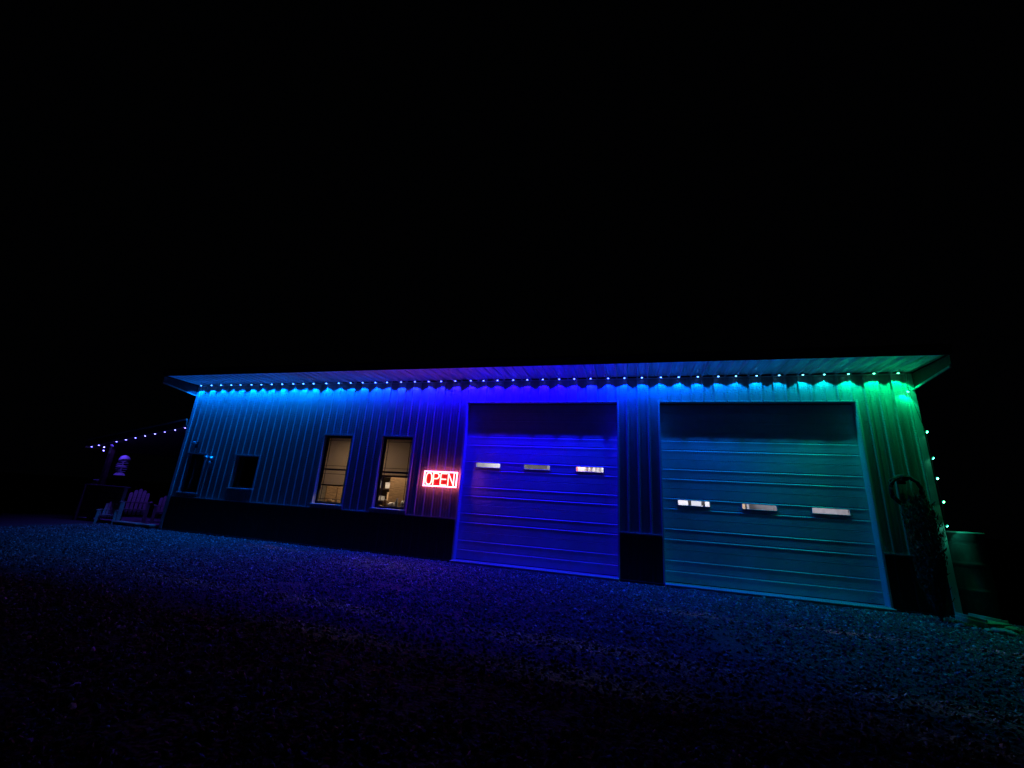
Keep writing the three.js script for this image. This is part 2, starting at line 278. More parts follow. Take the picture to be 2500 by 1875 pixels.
// rooms behind the front wall: floor, ceilings, liner walls and partitions
{
  const r = building, wht = std(lin(0.34, 0.34, 0.37), 0.8, { map: concMap }), tanW = std(lin(0.5, 0.42, 0.33), 0.85, { map: concMap });
  part('floor_slab', bx(XL + 0.02, XR - 0.02, -0.16, -0.006, BACK + 0.02, -0.402), M.concrete, r);
  // shop
  part('shop_rear_wall', bx(-0.52, 9.1, 0, 4.17, -9.04, -9), wht, r);
  part('shop_side_wall', bx(9.1, 9.14, 0, 4.2, -9, -0.26), wht, r);
  part('partition_wall', bx(-0.6, -0.52, 0, 4.2, -9, -0.22), wht, r);
  part('shop_ceiling', bx(-0.52, 9.1, 4.17, 4.2, -9, -0.26), wht, r);
  for (const [a, b, y0, y1] of [[-0.52, 0.03, 0, 4.17], [0.03, 8.23, 3.6, 4.17], [3.63, 4.61, 0, 3.6], [8.23, 9.1, 0, 4.17]]) part('liner_wall', bx(a, b, y0, y1, -0.25, -0.212), wht, r);
  // office
  part('office_rear_wall', bx(-6.2, -0.62, 0, 2.85, -5.04, -5), tanW, r);
  part('office_side_wall', bx(-6.24, -6.2, 0, 2.9, -5, -0.22), tanW, r);
  part('office_ceiling', bx(-6.2, -0.62, 2.85, 2.9, -5.04, -0.22), M.white, r);
  const inner = [[-6.2, WA[0] - 0.02, 0, 2.85], [WA[0] - 0.02, WA[1] + 0.02, 0, WA[2] - 0.03], [WA[0] - 0.02, WA[1] + 0.02, WA[3] + 0.016, 2.85], [WA[1] + 0.02, WB[0] - 0.02, 0, 2.85], [WB[0] - 0.02, WB[1] + 0.02, 0, WB[2] - 0.03], [WB[0] - 0.02, WB[1] + 0.02, WB[3] + 0.016, 2.85], [WB[1] + 0.02, -0.6, 0, 2.85]];
  for (const [a, b, y0, y1] of inner) part('liner_wall', bx(a, b, y0, y1, -0.19, -0.165), tanW, r);
}

// ---------------------------------------------------------------- eave lights: downlight pucks under the soffit, colour runs along the row
const ledX = [-8.998, -8.573, -8.189, -7.775, -7.417, -6.996, -6.623, -6.239, -5.857, -5.458, -5.104, -4.751, -4.316, -3.9, -3.51, -3.124, -2.721, -2.361, -1.932, -1.522, -1.119, -0.764, -0.367, 0.064, 0.403, 0.774, 1.18, 1.538, 1.925, 2.324, 2.684, 3.064, 3.466, 3.832, 4.212, 4.62, 4.992, 5.384, 5.794, 6.136, 6.531, 6.95, 7.379, 7.755, 8.17, 8.597, 8.991];
const ledKey = [[-9.2, 0, 0.165, 1], [-5, 0, 0.16, 1], [-3.7, 0, 0.11, 1], [-2.6, 0.001, 0.05, 1], [-1.6, 0.006, 0.014, 1.1], [-0.5, 0.008, 0.003, 1.4], [1, 0.009, 0.001, 1.7], [2.6, 0.005, 0.001, 1.7], [3.4, 0.001, 0.012, 1.3], [4, 0, 0.05, 1], [5, 0, 0.075, 0.66], [6, 0, 0.085, 0.38], [7, 0, 0.115, 0.25], [7.8, 0, 0.22, 0.22], [8.5, 0, 0.46, 0.17], [9.3, 0, 0.5, 0.12]];
function ledColor(x) { for (let i = 0; i < ledKey.length - 1; i++) { const a = ledKey[i], b = ledKey[i + 1]; if (x <= b[0]) { const t = (x - a[0]) / (b[0] - a[0]); return [1, 2, 3].map((k) => a[k] + (b[k] - a[k]) * t); } } return ledKey[ledKey.length - 1].slice(1); }
const ledZones = [[-8.0, 'azure blue above the end window and twin head light'], [-6.1, 'azure blue above the small square window'], [-4.2, 'azure blue over the blank wall between square and sash windows'], [-3.0, 'azure blue above the farther sash window'], [-1.3, 'blue above the nearer sash window'], [0, 'deep blue above the open sign'], [1.2, 'deep blue over the first overhead door, sign side'], [2.5, 'deep blue over the middle of the first overhead door'], [3.66, 'deep blue over the first overhead door, pillar side'], [4.6, 'sky blue over the pillar between the overhead doors'], [5.9, 'sky blue over the second overhead door, pillar side'], [7.1, 'turquoise over the middle of the second overhead door'], [8.3, 'turquoise over the second overhead door, corner side'], [99, 'green over the coiled hose at the corner']];
const ledName = (x) => ledZones.find((z) => x < z[0])[1];
const puckG = lathe([[0, 0], [0.021, 0], [0.024, -0.004], [0.024, -0.016], [0.02, -0.019], [0.0165, -0.019]], 16), lensG = lathe([[0.0175, -0.0185], [0.0162, -0.0235], [0.01, -0.0275], [0, -0.0295]], 14);
const LED_I = 6.8;
function puck(pos, rgb, I, label, group, parent, aim = [0, -1, 0]) {
  const t = parent ? sub('light', parent) : thing('eave_light', label, 'light', [0, 0, 0], 0, group); t.position.set(...pos);
  const q = new THREE.Quaternion().setFromUnitVectors(new THREE.Vector3(0, -1, 0), new THREE.Vector3(...aim).normalize()); t.quaternion.copy(q);
  part('light_housing', puckG, M.white, t);
  const l = part('light_lens', lensG, new THREE.MeshStandardMaterial({ color: 0xffffff, roughness: 0.4, emissive: lin(0.05 + rgb[0], 0.08 + rgb[1], 0.1 + rgb[2]), emissiveIntensity: 26 }), t); l.material.name = 'led_lens';
  const s = new THREE.SpotLight(lin(...rgb), I, 0, 51 * Math.PI / 180, 0.1, 2); s.position.set(0, -0.031, 0); s.target.position.set(0, -1.03, 0); s.castShadow = true; s.shadow.radius = 0.5; s.name = 'eave_spot';
  t.add(s, s.target); return t;
}
for (const x of ledX) puck([x, SOF - 0.001 - 0.004 * rnd(), 0.125], ledColor(x), LED_I, 'small round eave light glowing ' + ledName(x), 'eave lights glowing ' + ledName(x), null, [ri(-0.05, 0.05), -1, ri(-0.02, 0.02)]);

// ---------------------------------------------------------------- open sign
{
  const x0 = -0.95, x1 = -0.066, y0 = 1.588, y1 = 1.954, z = 0.075, cx = (x0 + x1) / 2, cy = (y0 + y1) / 2, W = x1 - x0, H = y1 - y0;
  const s = thing('open_sign', 'glowing red and white open sign on the ribbed wall', 'sign', [cx, cy, 0]);
  part('sign_board', rbx(-W / 2 + 0.012, W / 2 - 0.012, -H / 2 + 0.012, H / 2 - 0.012, z - 0.02, z - 0.008, 0.02, 2), new THREE.MeshStandardMaterial({ name: 'lit_sign_face', color: lin(0.62, 0.02, 0.025), roughness: 0.5, emissive: lin(0.42, 0.006, 0.012), emissiveIntensity: 1 }), s);
  for (const [x, y] of [[-0.36, 0.12], [0.36, 0.12], [-0.36, -0.12], [0.36, -0.12]]) part('standoff', at(new THREE.CylinderGeometry(0.008, 0.008, z - 0.02, 8).rotateX(Math.PI / 2), x, y, (z - 0.02) / 2), M.black, s);
  const glow = new THREE.MeshStandardMaterial({ color: 0xffffff, roughness: 0.4, emissive: lin(1, 0.14, 0.22), emissiveIntensity: 17 }); glow.name = 'neon_tube_border';
  const glowL = new THREE.MeshStandardMaterial({ color: 0xffffff, roughness: 0.4, emissive: lin(1, 0.4, 0.3), emissiveIntensity: 3.4 }); glowL.name = 'neon_tube_letter';
  { const p = [], a = W / 2 - 0.013, b = H / 2 - 0.013, r = 0.045; const arc = (ox, oy, t0) => { for (let i = 0; i <= 5; i++) { const t = t0 + i / 5 * Math.PI / 2; p.push([ox + r * Math.cos(t), oy + r * Math.sin(t), z + 0.003]); } }; arc(a - r, b - r, 0); arc(-a + r, b - r, Math.PI / 2); arc(-a + r, -b + r, Math.PI); arc(a - r, -b + r, 1.5 * Math.PI); part('border_tube', tube(p, 0.0125, 160, true, 10), glow, s); }
  const T = 0.0135, h = 0.136, zt = z + 0.006;
  const P = (a) => a.map(([x, y]) => [x, y, zt]);
  const poly = (a) => a.slice(1).map((b, i) => { const c = new THREE.CylinderGeometry(T, T, Math.hypot(b[0] - a[i][0], b[1] - a[i][1]), 8); c.rotateZ(Math.atan2(b[1] - a[i][1], b[0] - a[i][0]) - Math.PI / 2); c.translate((a[i][0] + b[0]) / 2, (a[i][1] + b[1]) / 2, zt); return c; }).concat(a.map(([x, y]) => new THREE.SphereGeometry(T, 8, 6).translate(x, y, zt)));
  const O = []; for (let i = 0; i < 20; i++) { const t = i / 20 * 2 * Math.PI; O.push([-0.302 + 0.078 * Math.sign(Math.cos(t)) * Math.pow(Math.abs(Math.cos(t)), 0.75), h * Math.sign(Math.sin(t)) * Math.pow(Math.abs(Math.sin(t)), 0.8)]); }
  part('letter_o', tube(P(O), T, 60, true, 8), glowL, s);
  const bowl = [[-0.182, h], [-0.13, h]]; for (let i = 0; i <= 8; i++) { const t = Math.PI / 2 - i / 8 * Math.PI; bowl.push([-0.1 + 0.066 * Math.cos(t), h - 0.066 + 0.066 * Math.sin(t)]); } bowl.push([-0.13, h - 0.132], [-0.182, h - 0.132]);
  part('letter_p', [...poly([[-0.182, -h], [-0.182, h]]), ...poly(bowl)], glowL, s);
  part('letter_e', [...poly([[0.165, h], [0.024, h], [0.012, h - 0.02], [0.012, -h + 0.02], [0.024, -h], [0.165, -h]]), ...poly([[0.012, 0], [0.15, 0]])], glowL, s);
  part('letter_n', poly([[0.212, -h], [0.212, h], [0.358, -h], [0.358, h]]), glowL, s);
  const a = new THREE.RectAreaLight(lin(1, 0.1, 0.16), 10, W, H); a.position.set(0, 0, z + 0.03); a.lookAt(cx, cy, 5); a.rotation.set(0, Math.PI, 0); a.name = 'sign_light'; s.add(a);
}

// ---------------------------------------------------------------- rooms' lamps and contents
function stripLight(name, label, x, y, z, len, wid, color, L, group, turn = 0) {
  const t = thing(name, label, 'light', [x, y, z], turn, group);
  part('light_housing', rbx(-len / 2 - 0.03, len / 2 + 0.03, -0.02, 0.035, -wid / 2 - 0.02, wid / 2 + 0.02, 0.01), M.white, t);
  part('light_tube', bx(-len / 2, len / 2, -0.03, -0.021, -wid / 2, wid / 2), new THREE.MeshStandardMaterial({ color: 0xffffff, emissive: color, emissiveIntensity: 3, roughness: 0.5 }), t).material.name = 'lamp_tube';
  const a = new THREE.RectAreaLight(color, L, len, wid); a.position.set(0, -0.04, 0); a.rotation.x = -Math.PI / 2; a.name = 'strip_glow'; t.add(a);
}
for (const [x, z] of [[2.95, -3.9], [6.0, -3.9], [0.4, -4.6], [3, -7.2], [6.5, -7.2]]) stripLight('shop_light', 'white strip light on the shop ceiling, lit behind the overhead doors', x, 4.12, z, 1.2, 0.09, lin(0.94, 0.92, 1), 540, 'strip lights on the shop ceiling');
stripLight('office_light', 'warm ceiling lamp glowing in the office behind the shades', -2.9, 2.8, -1.3, 1.2, 0.3, lin(1, 0.76, 0.5), 58);
{
  const sv = (label, x, y, z, w, h, d, mat, cols) => { // open storage rack with shelves
    const t = thing('storage_rack', label, 'rack', [x, y, z]);
    for (const sx of [-1, 1]) for (const sz of [-1, 1]) part('upright', bx(sx * w / 2 - 0.03, sx * w / 2 + 0.03, 0, h, sz * d / 2 - 0.03, sz * d / 2 + 0.03), mat, t);
    for (let i = 0; i <= cols; i++) part('shelf', bx(-w / 2 - 0.02, w / 2 + 0.02, 0.1 + i * (h - 0.14) / cols, 0.13 + i * (h - 0.14) / cols, -d / 2 - 0.02, d / 2 + 0.02), M.paleWood, t);
    return t;
  };
  sv('tall steel rack of pale shelves along the shop rear wall', 2.2, 0, -8.6, 3, 3.2, 0.6, std(lin(0.5, 0.08, 0.06), 0.5), 4);
  sv('lower rack with pale shelves beside the tall shop rack', 6.6, 0, -8.6, 3, 2.4, 0.6, std(lin(0.3, 0.3, 0.33), 0.5), 3);
  const boxC = [lin(0.5, 0.36, 0.22), lin(0.6, 0.06, 0.06), lin(0.35, 0.36, 0.4), lin(0.45, 0.45, 0.48), lin(0.2, 0.25, 0.4)], boxN = ['tan', 'red', 'grey', 'white', 'slate blue'];
  const put = (x, y, z, w, h, d, k) => { const t = thing('storage_box', boxN[k] + ' storage box on the shelves seen through the door panes', 'box', [x, y, z], ri(-0.1, 0.1), boxN[k] + ' boxes on the shop racks'); part('box_body', rbx(-w / 2, w / 2, 0, h, -d / 2, d / 2, 0.01), std(boxC[k], 0.7), t); part('box_lid', rbx(-w / 2 - 0.01, w / 2 + 0.01, h + 0.001, h + 0.03, -d / 2 - 0.01, d / 2 + 0.01, 0.008), std(boxC[k].clone().multiplyScalar(0.8), 0.7), t); };
  for (let i = 0; i < 6; i++) put(0.95 + i * 0.5, 3.19, -8.6, 0.36, 0.3 + 0.12 * rnd(), 0.4, Math.floor(rnd() * 5));
  for (let i = 0; i < 6; i++) put(0.95 + i * 0.5, 2.425, -8.6, 0.36, 0.3 + 0.12 * rnd(), 0.4, Math.floor(rnd() * 5));
  for (let i = 0; i < 6; i++) put(5.35 + i * 0.5, 1.605, -8.6, 0.36, 0.3 + 0.14 * rnd(), 0.4, [0, 3, 2, 3, 0, 0][i]);
  for (let i = 0; i < 5; i++) put(5.5 + i * 0.55, 2.39, -8.6, 0.4, 0.3 + 0.14 * rnd(), 0.4, [3, 2, 3, 0, 0][i]);
  { const t = thing('vent_stack', 'white vertical vent pipe in the shop behind first overhead door', 'pipe', [1.72, 0, -2.2]); part('pipe', new THREE.CylinderGeometry(0.06, 0.06, 4.16, 16).translate(0, 2.08, 0), M.white, t); part('pipe_collar', new THREE.CylinderGeometry(0.075, 0.075, 0.06, 16).translate(0, 2.5, 0), M.steel, t); }
  { const t = thing('tool_chest', 'tall red tool chest behind the first overhead door', 'tool chest', [2.0, 0, -3.4]); part('cabinet', rbx(-0.35, 0.35, 0.12, 2.56, -0.25, 0.25, 0.015), M.red, t); for (let i = 0; i < 6; i++) part('drawer', rbx(-0.32, 0.32, 0.2 + i * 0.38, 0.54 + i * 0.38, 0.251, 0.27, 0.008), std(lin(0.75, 0.3, 0.3), 0.4), t); for (const [x, z] of [[-0.3, -0.2], [0.3, -0.2], [-0.3, 0.2], [0.3, 0.2]]) part('caster', new THREE.CylinderGeometry(0.06, 0.06, 0.04, 12).rotateZ(Math.PI / 2).translate(x, 0.06, z), M.rubber, t); }
  { const t = thing('hand_tool_board', 'pale board of hanging grey tools behind the first overhead door', 'tool board', [3.2, 1.8, -4.2]); part('board', rbx(-1.0, 0.9, 0, 1.0, -0.03, 0, 0.01), M.white, t); for (const x of [-0.95, 0.85]) part('stand_leg', bx(x - 0.03, x + 0.03, -1.8, 1.0, -0.08, -0.031), M.steel, t); for (let i = 0; i < 11; i++) { const x = -0.6 + i * 0.13, l = ri(0.2, 0.42); part('tool', [bar([x, 0.85, 0.02], [x + ri(-0.04, 0.04), 0.85 - l, 0.02], 0.02, 0.02), rbx(x - ri(0.02, 0.05), x + 0.04, 0.82, 0.88, 0.005, 0.035, 0.006)], M.steel, t); } }
  // office
  { const t = thing('wooden_cabinet', 'tan wooden cabinet in the office behind the farther sash window', 'cabinet', [-4.42, 0, -1.3], 0.6); part('cabinet_body', rbx(-0.3, 0.3, 0.05, 1.75, -0.25, 0.22, 0.012), M.tan, t); for (const x of [-0.15, 0.15]) { const d = part('cabinet_door', rbx(x - 0.14, x + 0.14, 0.08, 1.72, 0.222, 0.242, 0.006), M.tan, t); part('handle', rbx(x - Math.sign(x) * 0.1 - 0.008, x - Math.sign(x) * 0.1 + 0.008, 0.95, 1.1, 0.243, 0.262, 0.006), M.steel, d); } part('plinth', bx(-0.28, 0.28, 0, 0.05, -0.23, 0.2), M.brown, t); }
  { const t = thing('coat_locker', 'dark brown narrow locker beside the tan office cabinet', 'locker', [-5.32, 0, -1.25], 0.6); part('locker_body', rbx(-0.22, 0.22, 0, 1.9, -0.22, 0.2, 0.01), M.brown, t); part('locker_door', rbx(-0.2, 0.2, 0.06, 1.86, 0.202, 0.222, 0.006), M.brown, t); part('handle', rbx(0.12, 0.14, 0.95, 1.08, 0.223, 0.245, 0.005), M.steel, t); }
  { const t = thing('bookcase', 'dark brown bookcase in the office behind the nearer sash window', 'bookcase', [-3.35, 0, -2.05], 0.5); for (const x of [-0.45, 0.43]) part('side_panel', bx(x, x + 0.02, 0, 1.9, -0.16, 0.16), M.brown, t); part('back_panel', bx(-0.43, 0.43, 0, 1.9, -0.16, -0.15), M.brown, t); for (let i = 0; i < 6; i++) part('shelf', bx(-0.43, 0.43, 0.05 + i * 0.36, 0.07 + i * 0.36, -0.15, 0.15), M.brown, t); }
  { const q = [[-0.25, 1.15, 0.16, 0.2, 3], [-0.02, 1.15, 0.18, 0.12, 2], [0.22, 1.15, 0.2, 0.24, 0], [-0.2, 1.51, 0.2, 0.2, 2], [0.15, 1.51, 0.24, 0.16, 3], [0.1, 0.79, 0.3, 0.2, 0]]; const c = Math.cos(0.5), s = Math.sin(0.5); q.forEach(([u, y, w, h, k]) => { const t = thing('shelf_bin', boxN[k] + ' bin on the dark office bookcase', 'bin', [-3.35 + u * c, y, -2.05 - u * s], 0.5, boxN[k] + ' bins on the office bookcase'); part('bin_body', rbx(-w / 2, w / 2, 0.001, h, -0.1, 0.12, 0.02, 2), std(boxC[k], 0.6), t); part('bin_rim', rbx(-w / 2 - 0.008, w / 2 + 0.008, h + 0.001, h + 0.018, -0.108, 0.128, 0.006), std(boxC[k], 0.6), t); }); }
  { const t = thing('tan_door', 'tan panelled door standing in the office', 'door', [-2.44, 0, -1.6], 0.2); part('door_leaf', rbx(-0.4, 0.4, 0.0, 2.1, -0.02, 0.02, 0.006), M.tan, t); for (const y of [0.2, 1.12]) part('door_panel', rbx(-0.28, 0.28, y, y + 0.78, 0.021, 0.03, 0.004), M.tan, t); part('handle', new THREE.SphereGeometry(0.03, 12, 8).translate(0.33, 1.02, 0.06), M.steel, t); }
  const lump = (name, label, cat, x, y, z, r, sy, mat, sd) => { const g = new THREE.IcosahedronGeometry(1, 4), p = g.attributes.position; for (let i = 0; i < p.count; i++) { const v = new THREE.Vector3().fromBufferAttribute(p, i); const k = 1 + 0.35 * fbm(v.x * 1.6 + sd, v.y * 1.6, v.z * 1.6 + sd, 3); v.multiplyScalar(k); p.setXYZ(i, v.x * r[0], Math.max(v.y, -0.55) * sy + 0.55 * sy, v.z * r[1]); } g.computeVertexNormals(); const m = part(name, at(g, 0, 0, 0), mat, scene); m.position.set(x, y, z); m.userData = { label, category: cat }; return m; };
  { const t = thing('window_desk', 'narrow brown desk under the two sash windows indoors', 'desk', [-2.75, 0, -0.42]); part('desk_top', rbx(-1.5, 1.5, 0.99, 1.03, -0.2, 0.2, 0.008), M.brown, t); for (const [x, z] of [[-1.45, -0.15], [1.45, -0.15], [-1.45, 0.15], [1.45, 0.15]]) part('leg', bx(x - 0.025, x + 0.025, 0, 0.99, z - 0.025, z + 0.025), M.brown, t); }
  lump('paper_bag', 'crumpled pale paper bag on the desk inside the nearer sash window', 'bag', -2.02, 1.03, -0.42, [0.13, 0.09], 0.075, M.white, 3);
  lump('white_cloth', 'bunched white cloth on the desk inside the nearer sash window', 'cloth', -1.72, 1.03, -0.46, [0.08, 0.07], 0.12, M.white, 8);
  for (const [k, x, w, h, c, nm] of [[0, -2.2, 0.05, 0.16, 0, 'brown'], [1, -1.9, 0.04, 0.2, 2, 'grey'], [2, -1.56, 0.05, 0.26, 3, 'white'], [3, -1.62, 0.045, 0.18, 0, 'tan']]) { const t = thing('jar', nm + ' jar standing on the desk behind the nearer sash window', 'jar', [x, 1.031, -0.36 - 0.07 * (k % 2)]); part('jar_body', lathe([[0, 0], [w, 0], [w, h * 0.7], [w * 0.6, h * 0.82], [w * 0.6, h]], 16), std(c ? boxC[c] : lin(0.3, 0.17, 0.08), 0.35), t); part('jar_lid', new THREE.CylinderGeometry(w * 0.66, w * 0.66, 0.02, 14).translate(0, h + 0.01, 0), M.white, t); }
  lump('cloth_bag', 'small tan bag on the desk inside the farther sash window', 'bag', -3.92, 1.03, -0.42, [0.08, 0.08], 0.06, M.tan, 5);
}

// ---------------------------------------------------------------- fittings on the front wall
{
  const t = thing('dome_lamp', 'small unlit dome lamp on the wall above the end window', 'lamp', [-8.62, 2.44, 0]);
  part('wall_plate', rbx(-0.06, 0.06, -0.13, 0.05, 0.018, 0.04, 0.01), M.black, t);
  part('arm', tube([[0, -0.02, 0.03], [0, 0.03, 0.08], [0, 0.04, 0.13]], 0.012, 10), M.black, t);
  part('shade', at(lathe([[0, 0.03], [0.03, 0.028], [0.062, 0.005], [0.082, -0.035], [0.078, -0.035], [0.058, 0], [0.028, 0.02], [0, 0.024]], 20), 0, 0.01, 0.13), M.trimDark, t);
  part('finial', at(lathe([[0, 0.03], [0.024, 0.024], [0.034, 0.005], [0.036, 0]], 14), 0, 0.028, 0.13), M.trim, t);
}
{
  const t = thing('flood_light', 'unlit twin head security light mounted beside the end window', 'light', [-7.88, 2.0, 0]);
  part('mount_box', rbx(-0.07, 0.07, -0.09, 0.06, 0.018, 0.07, 0.012), M.black, t);
  for (const [x, y, r] of [[-0.11, 0.05, 0.25], [0.11, 0.03, -0.3]]) { const h = part('lamp_head', at(lathe([[0, 0], [0.05, 0.005], [0.062, 0.03], [0.062, 0.09], [0.05, 0.11], [0, 0.112]], 18).rotateX(Math.PI / 2 + 0.4), 0, 0, 0), M.steel, t); h.position.set(x, y, 0.1); h.rotation.y = r; }
  part('bracket', [bar([-0.11, 0.02, 0.09], [0, 0, 0.06], 0.02), bar([0.11, 0.01, 0.09], [0, 0, 0.06], 0.02)], M.black, t);
  part('sensor', at(new THREE.SphereGeometry(0.035, 14, 10), 0.0, -0.1, 0.08), M.white, t);
}
{
  const t = thing('garden_hose', 'coiled black hose hanging on the wall by the corner', 'hose', [8.75, 1.98, 0]);
  const p = []; for (let i = 0; i <= 130; i++) { const a = i / 130 * Math.PI * 2 * 6.2, r = 0.235 + 0.035 * Math.sin(i * 0.31) + 0.012 * Math.sin(i * 1.7); p.push([r * Math.sin(a), r * 1.08 * Math.cos(a), 0.05 + 0.07 * ((i * 7) % 13) / 13]); }
  part('hose_coil', tube(p, 0.017, 520, false, 6), M.black, t);
  part('hanger', [rbx(-0.07, 0.07, 0.14, 0.3, 0.018, 0.034, 0.006), bar([0, 0.2, 0.03], [0, 0.215, 0.17], 0.1, 0.02), bar([0, 0.21, 0.165], [0, 0.27, 0.18], 0.1, 0.014)], M.black, t);
}
{ // cable that links the eave lights, clipped under the soffit
  const p = []; ledX.forEach((x, i) => { p.push([x, SOF - 0.008, 0.152]); if (i < ledX.length - 1) p.push([(x + ledX[i + 1]) / 2, SOF - 0.008 - 0.012 * rnd(), 0.15]); });
  p.push([9.13, SOF - 0.02, 0.13]);
  const t = thing('light_cable', 'thin dark cable linking the eave lights under the soffit', 'cable'); part('cable', tube(p, 0.0035, 500, false, 5), M.black, t);
}
{ // spare end of the string, hanging down the right-hand corner
  const t = thing('hanging_light_string', 'spare end of the green light string hanging down the corner', 'light string');
  const pts = [[9.13, SOF - 0.02, 0.13], [9.12, 3.9, 0.1], [9.17, 3.5, 0.11], [9.225, 3.09, 0.12], [9.232, 2.61, 0.12], [9.233, 2.24, 0.115], [9.248, 1.84, 0.12], [9.226, 1.45, 0.115]];
  part('cable', tube(pts, 0.004, 80, false, 5), M.black, t);
  const g = [0, 0.95, 0.32];
  puck([9.108, 3.89, 0.1], g, 0.9, '', '', t, [-0.35, -1, -0.25]);
  const aims = [[0.5, -0.5, 0.6], [0.7, -0.6, 0.3], [0.3, -0.3, 0.9], [0.4, -0.5, 0.75], [0.6, -0.9, 0.1]], col = [[0.02, 0.95, 0.4], [0.02, 0.95, 0.4], [0.05, 0.95, 0.35], [0.04, 0.95, 0.25], [0.03, 0.9, 0.5]];
  [[9.228, 3.09], [9.236, 2.61], [9.237, 2.24], [9.252, 1.84], [9.23, 1.44]].forEach(([x, y], i) => puck([x, y, 0.13], col[i], i === 4 ? 0.14 : 0.1, '', '', t, aims[i]));
}

// ---------------------------------------------------------------- right-hand corner: shrub, drum, splash block
{
  const t = thing('evergreen_shrub', 'dark upright evergreen shrub growing at the right corner', 'shrub', [8.69, groundY(8.69, 0.5), 0.5]);
  part('trunk', [tube([[0, -0.05, 0], [0.02, 0.6, 0.01], [-0.01, 1.3, 0], [0.01, 1.8, 0]], 0.022, 16, false, 6), ...Array.from({ length: 26 }, (_, i) => { const a = i * 2.4, y = 0.15 + i * 0.058, L = 0.26 * (1 - y / 2.1); return tube([[0, y, 0], [L * 0.6 * Math.cos(a), y + 0.09, L * 0.6 * Math.sin(a)], [L * Math.cos(a), y + 0.22, L * Math.sin(a)]], 0.006, 4, false, 4); })], M.brown, t);
  const pos = [], N = 5200, v = new THREE.Vector3(), q = new THREE.Quaternion(), e = new THREE.Euler();
  for (let i = 0; i < N; i++) {
    const y = 0.06 + 1.86 * Math.pow(rnd(), 0.9), a = rnd() * Math.PI * 2, R = 0.25 * Math.pow(Math.sin(Math.PI * Math.min(1, 0.22 + 0.78 * (1 - y / 1.98))), 0.7) * (0.85 + 0.5 * fbm(Math.cos(a) * 1.7, y * 2.4, Math.sin(a) * 1.7, 2)) * (y > 1.85 ? 0.6 : 1), r = R * Math.pow(rnd(), 0.4);
    const c = [r * Math.cos(a), y, r * Math.sin(a)]; e.set(ri(-0.6, 0.6), rnd() * 6.3, ri(-0.6, 0.6)); q.setFromEuler(e); const L = ri(0.04, 0.085), w = ri(0.006, 0.014);
    for (const p of [[-w, 0, 0], [w, 0, 0], [0, L, 0.01]]) { v.set(...p).applyQuaternion(q); pos.push(c[0] + v.x, c[1] + v.y, c[2] + v.z); }
  }
  const g = new THREE.BufferGeometry(); g.setAttribute('position', new THREE.Float32BufferAttribute(pos, 3)); g.computeVertexNormals();
  part('crown', g, std(lin(0.018, 0.03, 0.016), 0.8), t);
}
{
  const t = thing('water_drum', 'tall blue grey plastic drum standing past the right corner', 'drum', [9.62, groundY(9.62, -0.25), -0.25]), m = std(lin(0.1, 0.15, 0.17), 0.55, { map: concMap });
  const pr = [[0, 0.01], [0.24, 0.01], [0.262, 0.03]]; for (const [y, r] of [[0.3, 0.272], [0.42, 0.276], [0.44, 0.292], [0.48, 0.292], [0.5, 0.278], [0.84, 0.282], [0.86, 0.298], [0.9, 0.298], [0.92, 0.284], [1.18, 0.29], [1.2, 0.275], [1.25, 0.275], [1.27, 0.293], [1.38, 0.297]]) pr.push([r, y]);
  part('drum_body', lathe(pr, 40), m, t);
  part('drum_rim', new THREE.TorusGeometry(0.295, 0.016, 10, 48).rotateX(Math.PI / 2).translate(0, 1.39, 0), std(lin(0.6, 0.66, 0.66), 0.35), t);
  part('drum_lid', lathe([[0, 1.372], [0.2, 1.372], [0.285, 1.38]], 36), m, t);
}
{
  const t = thing('splash_block', 'pale concrete splash block on the ground by the drum', 'splash block', [9.25, groundY(9.3, 0.28) + 0.005, 0.34], 0.35);
  const sh = new THREE.Shape([[-0.13, 0], [0.13, 0], [0.2, 0.5], [-0.2, 0.5]].map((p) => new THREE.Vector2(...p))), g = new THREE.ExtrudeGeometry(sh, { depth: 0.07, bevelEnabled: true, bevelSize: 0.008, bevelThickness: 0.008, bevelSegments: 1 }); g.rotateX(Math.PI / 2); g.translate(0, 0.075, -0.2);
  part('block_base', g, M.concrete, t);
  for (const s of [-1, 1]) part('block_lip', bar([s * 0.115, 0.1, -0.2], [s * 0.18, 0.1, 0.28], 0.03, 0.045), M.concrete, t);
}
for (let i = 0; i < 9; i++) { const g = new THREE.IcosahedronGeometry(1, 1), p = g.attributes.position; for (let j = 0; j < p.count; j++) { const v = new THREE.Vector3().fromBufferAttribute(p, j), k = 1 + 0.4 * fbm(v.x * 1.3 + i * 5, v.y * 1.3, v.z * 1.3, 2); p.setXYZ(j, v.x * k, v.y * k * 0.7, v.z * k); } g.computeVertexNormals(); const s = ri(0.03, 0.07), x = 8.62 + 0.1 * i + ri(-0.05, 0.05), z = 0.75 + ri(-0.1, 0.25); const m = part('rock', g, M.concrete, scene); m.scale.set(s * 1.3, s, s); m.position.set(x, groundY(x, z) + s * 0.45, z); m.rotation.y = rnd() * 6; m.userData = { label: 'fist sized pale rock edging the evergreen shrub', category: 'rock', group: 'rocks around the corner shrub' }; }

